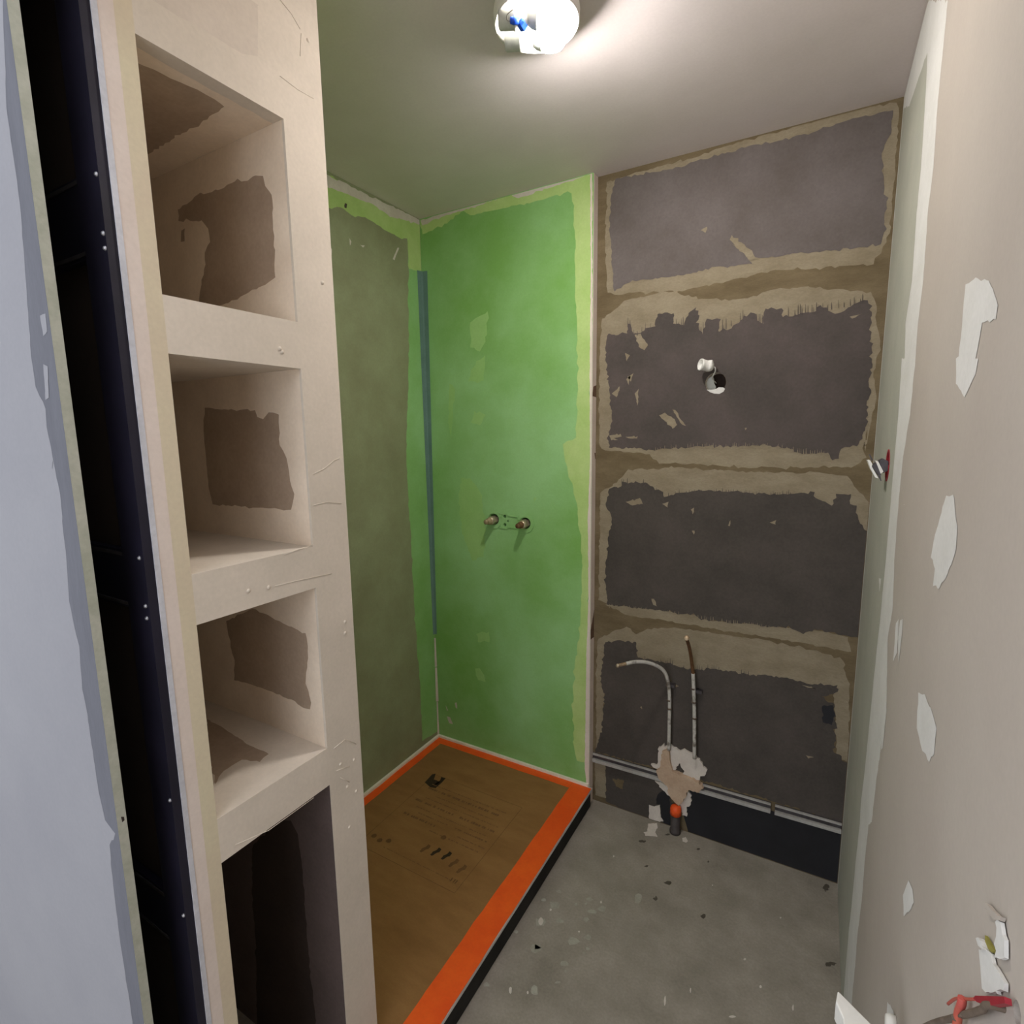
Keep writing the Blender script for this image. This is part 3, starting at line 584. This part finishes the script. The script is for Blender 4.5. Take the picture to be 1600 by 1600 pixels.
strip(-.836, XT-.0005, YT0+.002, YG-.013, 'wide orange tape strip along the open front edge of the shower tray', True, z2, 3)
strip(XL+.014, -.837, YG-.052, YG-.0125, 'narrow orange tape strip under the bright green wall', False, z2, 4)
strip(XL+.014, XL+.052, YT0+.002, YG-.053, 'narrow orange tape strip along the olive left wall', False, z2, 5)
# ---- sealing tape in the shower corner
b = MB(); o1 = .0012
z0, z1 = .62, 2.283
prof = [(XL+o1, YG-.030), (XL+o1+.004, YG-.010), (XL+.010, YG-.004), (XL+.032, YG-o1), (XL+.032, YG-.0003), (XL+.0003, YG-.0003), (XL+.0003, YG-.030)]
b.slab([(x, y, z0) for x, y in prof], (0, 0, z1-z0), m_bluegrey)
for v in b.bm.verts:                                       # the tape is pasted over towards the foot
    if v.co.z < z0+.01: v.co.x = XL+(v.co.x-XL)*.42; v.co.y = YG+(v.co.y-YG)*.42
tag(b.build('sealing_tape'), 'blue grey sealing tape running up the shower corner', 'sealing tape')
for (za, zb, w) in ((.100, .27, .006), (.275, .45, .009), (.455, .60, .007)):
    b = MB()
    b.slab([(XL+.0005, YG-.0005-w, za), (XL+.0005+w, YG-.0005, za), (XL+.0005+w*.7, YG-.0005, zb), (XL+.0005, YG-.0005-w*.7, zb)], (.001, -.002, 0), m_white)
    b.build('sealant_bead', bpy.data.objects['sealing_tape'])

# ---- metal rail on the dark wall
def zrail(x, top): return (.224+(x+.756)*.0166) if top else (.188+(x+.756)*.0188)
def rail(x0, x1, label):
    b = MB()
    for (a0, a1, d, m) in ((0., .34, .014, m_rail), (.40, .72, .004, m_sw), (.80, .96, .008, m_rail)):
        pts = []
        for x, f in ((x0, a0), (x1, a0), (x1, a1), (x0, a1)):
            lo, hi = zrail(x, 0), zrail(x, 1); pts.append((x, YD-.001-.003*(f < 2), lo+(hi-lo)*f))
        b.slab(pts, (0, -d, 0), m)
    b.slab([(x0, YD-.0012, zrail(x0, 0)), (x1, YD-.0012, zrail(x1, 0)), (x1, YD-.0012, zrail(x1, 1)), (x0, YD-.0012, zrail(x0, 1))], (0, -.003, 0), m_sw)
    return tag(b.build('metal_rail'), label, 'rail', 'rail pieces at the foot of the dark wall')
rail(XG+.004, -.078, 'long pale metal rail low on the dark wall, passing behind the drain plaster')
rail(-.064, XR-.003, 'short end piece of pale metal rail touching the right wall')

# ---- water pipes
def pt(y, u, v): return tuple(on(1, y, u, v))
def smooth(pts, k=6):
    P = [Vector(q) for q in pts]; out = []
    for i in range(len(P)-1):
        a, b_, c, d = P[max(i-1, 0)], P[i], P[i+1], P[min(i+2, len(P)-1)]
        for j in range(k):
            s = j/k; out.append(.5*((2*b_)+(c-a)*s+(2*a-5*b_+4*c-d)*s*s+(3*b_-a-3*c+d)*s**3))
    return out+[P[-1]]
YP = 1.972
t = thing('water_pipe', (-.445, YP, .36), 'bent water pipe hooking over to the left on the dark wall', 'pipe', 'water pipes above the drain')
b = MB(); b.tube(smooth([pt(YP, 1045, 1172), pt(YP, 1046, 1120), pt(YP, 1046, 1085), pt(1.962, 1043, 1062), pt(1.945, 1035, 1046), pt(1.90, 1015, 1036), pt(1.86, 995, 1034), pt(1.825, 978, 1037)]), .0068, m_pipegrey, 12); b.build('pipe', t)
b = MB(); b.tube(smooth([pt(1.826, 978, 1037), pt(1.80, 965, 1040)]), .0062, m_copper, 12); b.lathe(pt(1.80, 965, 1040), (-.4, -.8, .3), [(0, .004), (.005, .004), (.0072, .001), (.0072, -.004), (0, -.004)], m_brass, 14); b.build('end_cap', t)
for (u, v) in ((1046, 1107), (1045, 1094), (1044, 1071)):
    b = MB(); q = Vector(pt(YP, u, v)); b.lathe(q, (0, 0, 1), [(.0066, -.003), (.0084, -.003), (.0084, .003), (.0066, .003)], m_sheath, 12); b.build('clamp', t)
b = MB(); b.box(-.452, -.430, YP+.004, YD-.001, .60, .612, m_sw); b.build('bracket', t)
t = thing('water_pipe', (-.35, YP, .34), 'upright water pipe with its open bright end pointing out of the dark wall', 'pipe', 'water pipes above the drain')
b = MB(); b.tube(smooth([pt(YP, 1085, 1185), pt(YP, 1085, 1120), pt(YP, 1084, 1080), pt(YP, 1083, 1052)]), .0068, m_pipegrey, 12); b.build('pipe', t)
b = MB(); b.tube(smooth([pt(YP, 1083, 1053), pt(1.965, 1081, 1036), pt(1.94, 1078, 1016), pt(1.875, 1073, 997)]), .0064, m_rust_and_shade, 12)  # brown of the bend also carries the shadow on its underside
b.build('bent_end', t)
b = MB(); q = Vector(pt(1.875, 1073, 997)); ax = (EYE-q).normalized()*.75+Vector((0, -.2, .25)); b.lathe(q, ax, [(0, .005), (.0085, .005), (.0095, .003), (.0095, -.004), (0, -.005)], m_copper, 18); b.build('end_cap', t)
for (u, v) in ((1084, 1097), (1085, 1122), (1083, 1076)):
    b = MB(); q = Vector(pt(YP, u, v)); b.lathe(q, (0, 0, 1), [(.0066, -.003), (.0084, -.003), (.0084, .003), (.0066, .003)], m_sheath, 12); b.build('clamp', t)
b = MB(); b.box(-.352, -.330, YP+.004, YD-.001, .60, .612, m_sw); b.build('bracket', t)

# ---- drain pipe
q = on(1, 1.975, 1055, 1262)
t = thing('drain_pipe', (q.x, 1.972, 0), 'dark upright waste pipe with an orange cap at the floor', 'drain pipe')
zt_ = on(1, 1.975, 1055, 1270).z
b = MB(); b.lathe((q.x+.003, 1.972, 0), (0, 0, 1), [(0, 0), (.021, 0), (.021, .012), (.018, .014), (.018, zt_), (0, zt_)], m_darkpipe, 24); b.build('pipe', t)
b = MB(); b.lathe((q.x+.003, 1.972, zt_-.002), (0, 0, 1), [(0, 0), (.0215, 0), (.0215, .022), (.019, .030), (.012, .036), (0, .037)], m_orangepl, 24); b.build('cap', t)

# ---- shower stubs
def stub(x, z, label, mm):
    t = thing('pipe_stub', (x, YG, z), label, 'pipe fitting', 'pipe stubs in the green wall')
    b = MB(); b.lathe((x, YG+.02, z), (0, -1, 0), [(0, 0), (.0190, 0), (.0190, .038), (.0165, .042), (.0165, .045)], m_brass, 6, False); b.lathe((x, YG+.02, z), (0, -1, 0), [(.0165, .036), (.0182, .040), (.017, .050), (.013, .054), (0, .054)], m_brass, 20); b.build('hexagon_body', t)
    b = MB(); b.lathe((x, YG-.032, z), (0, -1, 0), [(.0135, 0), (.0135, .016), (.010, .018), (.009, .027), (.0105, .028), (.0105, .034), (.007, .036), (0, .036)], mm, 18); b.build('nozzle', t)
stub(-1.2185, 1.2035, 'left of the two brass pipe stubs in the green wall, dull gold tip', m_copper)
stub(-1.0635, 1.198, 'right of the two brass pipe stubs in the green wall, rust brown tip', m_rust_and_shade)

# ---- lamp holder hanging from the hole
yl = 1.955
t = thing('lamp_holder', pt(yl, 1101, 571), 'white lamp holder on a wire hanging from the hole in the dark wall', 'lamp holder')
a = Vector(pt(yl-.016, 1094, 569.5)); c = Vector(pt(yl+.012, 1113, 573)); ax = c-a; L = ax.length
b = MB(); b.lathe(a, ax, [(0, .012), (.0135, .012), (.0150, 0), (.0195, 0), (.0205, .004), (.0185, .010), (.0175, L*.6), (.0190, L*.62), (.0190, L*.75), (.0150, L*.95), (.010, L), (0, L)], m_plast, 24); b.build('socket', t)
b = MB(); b.box(c.x-.010, c.x+.004, yl-.012, yl+.012, c.z+.008, c.z+.020, m_plast); b.build('terminal', t, .002)
b = MB(); b.tube(smooth([c, pt(yl+.008, 1117, 574), pt(yl+.018, 1117.5, 580), pt(yl+.03, 1114, 587), pt(2.01, 1113, 592), (-.335, 2.045, 1.742)]), .0022, m_plast, 8); b.build('wire', t)

# ---- ceiling lamp
LX, LY, LR = -.588, 1.157, .0905
t = thing('ceiling_lamp', (LX, LY, H), 'round white ceiling lamp without its cover, bulbs lit', 'ceiling lamp')
zr = 2.45
b = MB(); b.lathe((LX, LY, zr), (0, 0, 1), [(0, .044), (LR-.012, .044), (LR-.006, .040), (LR-.003, .004), (LR-.002, 0), (LR+.001, 0), (LR+.002, .004), (LR+.003, .020), (LR-.002, .0495), (0, .0495)], m_plast, 64); b.build('dish', t)
d = Vector((.90, .43, 0)).normalized(); n_ = Vector((d.y, -d.x, 0))       # bulbs lie side by side along d
for k, (off, sh) in enumerate(((.030, -.002), (-.034, .006))):
    base = Vector((LX, LY, zr-.006))+n_*off+d*(sh-.078)
    b = MB(); b.lathe(base, d, [(0, 0), (.016, 0), (.0195, .004), (.0195, .032), (.0215, .033), (.0215, .036), (.0200, .037), (.0205, .060), (.017, .062), (0, .062)], m_plastg, 28); h_ = b.build('bulb_socket', t)
    b = MB(); b.lathe(base+d*.0625, d, [(0, 0), (.014, 0), (.0195, .008), (.0225, .016), (.0235, .017), (.0235, .019), (0, .019)], m_plastg, 28); u_ = b.build('bulb', t)
    b = MB(); b.lathe(base+d*.0625, d, [(0, .0192), (.0228, .0192), (.0258, .030), (.0262, .046), (.023, .060), (.014, .070), (0, .074)], m_bulb, 28); b.build('glowing_dome', u_)
b = MB(); q = on(2, zr-.022, 812, 33)
b.lathe(q-d*.002, -d+n_*.25, [(0, 0), (.006, 0), (.0075, .010), (.0055, .018), (0, .018)], m_blue, 12)
b.lathe(q, n_*-.8+d*.45+Vector((0, 0, -.1)), [(0, 0), (.006, 0), (.009, .004), (.0105, .016), (.0085, .018), (0, .018)], m_blue, 6, False); b.build('wire_connector', t)
b = MB(); b.tube(smooth([q-d*.016, q-d*.026+n_*.006, q-d*.024+n_*.020, q-d*.012+n_*.032]), .0012, m_wire, 6); b.build('wire', t)

# ---- junction box in the right wall with a switch hanging out
t = thing('junction_box', (XR, JB[0], JB[1]), 'red round flush box in the right wall behind the hanging switch', 'electrical box')
b = MB(); b.lathe((XR+.042, JB[0], JB[1]), (-1, 0, 0), [(0, 0), (.0345, 0), (.0345, .0425), (.039, .0425), (.039, .0438), (.0325, .0438), (.0325, .003), (0, .003)], m_red, 28); b.build('shell', t)
t = thing('switch_mechanism', (.115, 1.57, 1.475), 'grey switch mechanism dangling askew from the red box in the right wall', 'switch')
def pl3(y, pts): return [on(1, y, u, v) for u, v in crop(1320, 660, 11.43, pts)]
b = MB()
b.slab(pl3(1.555, [(410, 690), (455, 680), (495, 750), (480, 780), (600, 1000), (545, 985), (460, 830)]), (0, .045, 0), m_plast); b.build('face_plate', t)
b = MB(); b.slab(pl3(1.556, [(550, 690), (600, 700), (690, 880), (640, 915)]), (0, .044, 0), m_plast); b.build('mounting_frame', t)
b = MB(); b.slab(pl3(1.558, [(485, 775), (545, 735), (570, 730), (640, 905), (650, 945), (610, 965)]), (0, .04, 0), m_sw)
b.slab(pl3(1.559, [(610, 690), (690, 650), (775, 690), (770, 860), (690, 905), (640, 760)]), (0, .036, 0), m_sw); b.build('body', t)
b = MB(); b.slab(pl3(1.557, [(425, 570), (455, 570), (500, 670), (480, 690)]), (0, .006, 0), m_sw); b.build('claw', t)
b = MB(); b.slab(pl3(1.557, [(600, 960), (640, 960), (655, 1050), (635, 1040)]), (0, .006, 0), m_sw); b.build('claw', t)
b = MB(); b.tube(smooth([pl3(1.575, [(740, 760)])[0], (XR-.008, 1.577, 1.492), (XR+.035, 1.578, 1.488)]), .004, m_sw, 8); b.build('wire', t)

# ---- cable and red wire at the near box
def pr_(x, pts): return [on(0, x, u, v) for u, v in r9(pts)]
t = thing('electrical_cable', (XR, .47, 1.165), 'frayed cable with red wires poking from the right wall under torn plaster', 'cable')
b = MB(); b.tube(smooth([(XR+.02, .455, 1.168)]+pr_(.139, [(880, 1370), (760, 1420), (620, 1465), (500, 1490)])), .0026, m_sheath, 10); b.build('sheath', t)
b = MB(); b.tube(smooth(pr_(.135, [(420, 1520), (320, 1545)])+pr_(.133, [(250, 1560), (100, 1610), (-60, 1690)])), .0026, m_sheath, 10); b.tube(smooth(pr_(.137, [(500, 1490), (420, 1520)])), .0012, m_sheath, 8); b.build('loose_core', t)
b = MB(); b.slab(pr_(.1375, [(640, 1280), (670, 1245), (1030, 1255), (1040, 1340), (830, 1370), (690, 1325)]), (.004, 0, 0), m_red); b.build('red_sleeve', t)
b = MB(); b.tube(smooth(pr_(.139, [(660, 1290), (580, 1290), (520, 1280), (420, 1285), (330, 1350)])), .0012, m_redwire, 8)
b.tube(smooth(pr_(.137, [(510, 1275), (500, 1350), (470, 1430), (455, 1500), (440, 1620), (430, 1700)])), [.0034]*31, m_redwire, 8); b.build('red_wire', t)

# ---- white bracket jutting from the right wall
zb = .80
q = [on(2, zb, u, v) for u, v in ((1309, 1547), (1306, 1565), (1317, 1590), (1317.5, 1610))]
e1 = on(2, zb, 1362, 1600); dd = (e1-q[0]); k = (XR-.001-q[0].x)/dd.x; e2 = q[0]+dd*k
b = MB(); b.slab([q[0], q[1], q[2], (q[3].x, .58, zb), (XR-.001, .58, zb), (XR-.001, e2.y, zb)], (0, 0, -.03), m_plast)
tag(b.build('wall_bracket', None, .002), 'pointed white plastic bracket jutting from the right wall low in the corner', 'bracket')
q = on(0, XR-.006, 1392, 1601)
b = MB(); b.lathe((XR-.0005, q.y, q.z), (-1, 0, 0), [(0, 0), (.013, 0), (.013, .008), (.010, .012), (0, .013)], m_plast, 20)
tag(b.build('wall_clip'), 'small round white clip on the right wall beside the bracket', 'clip')
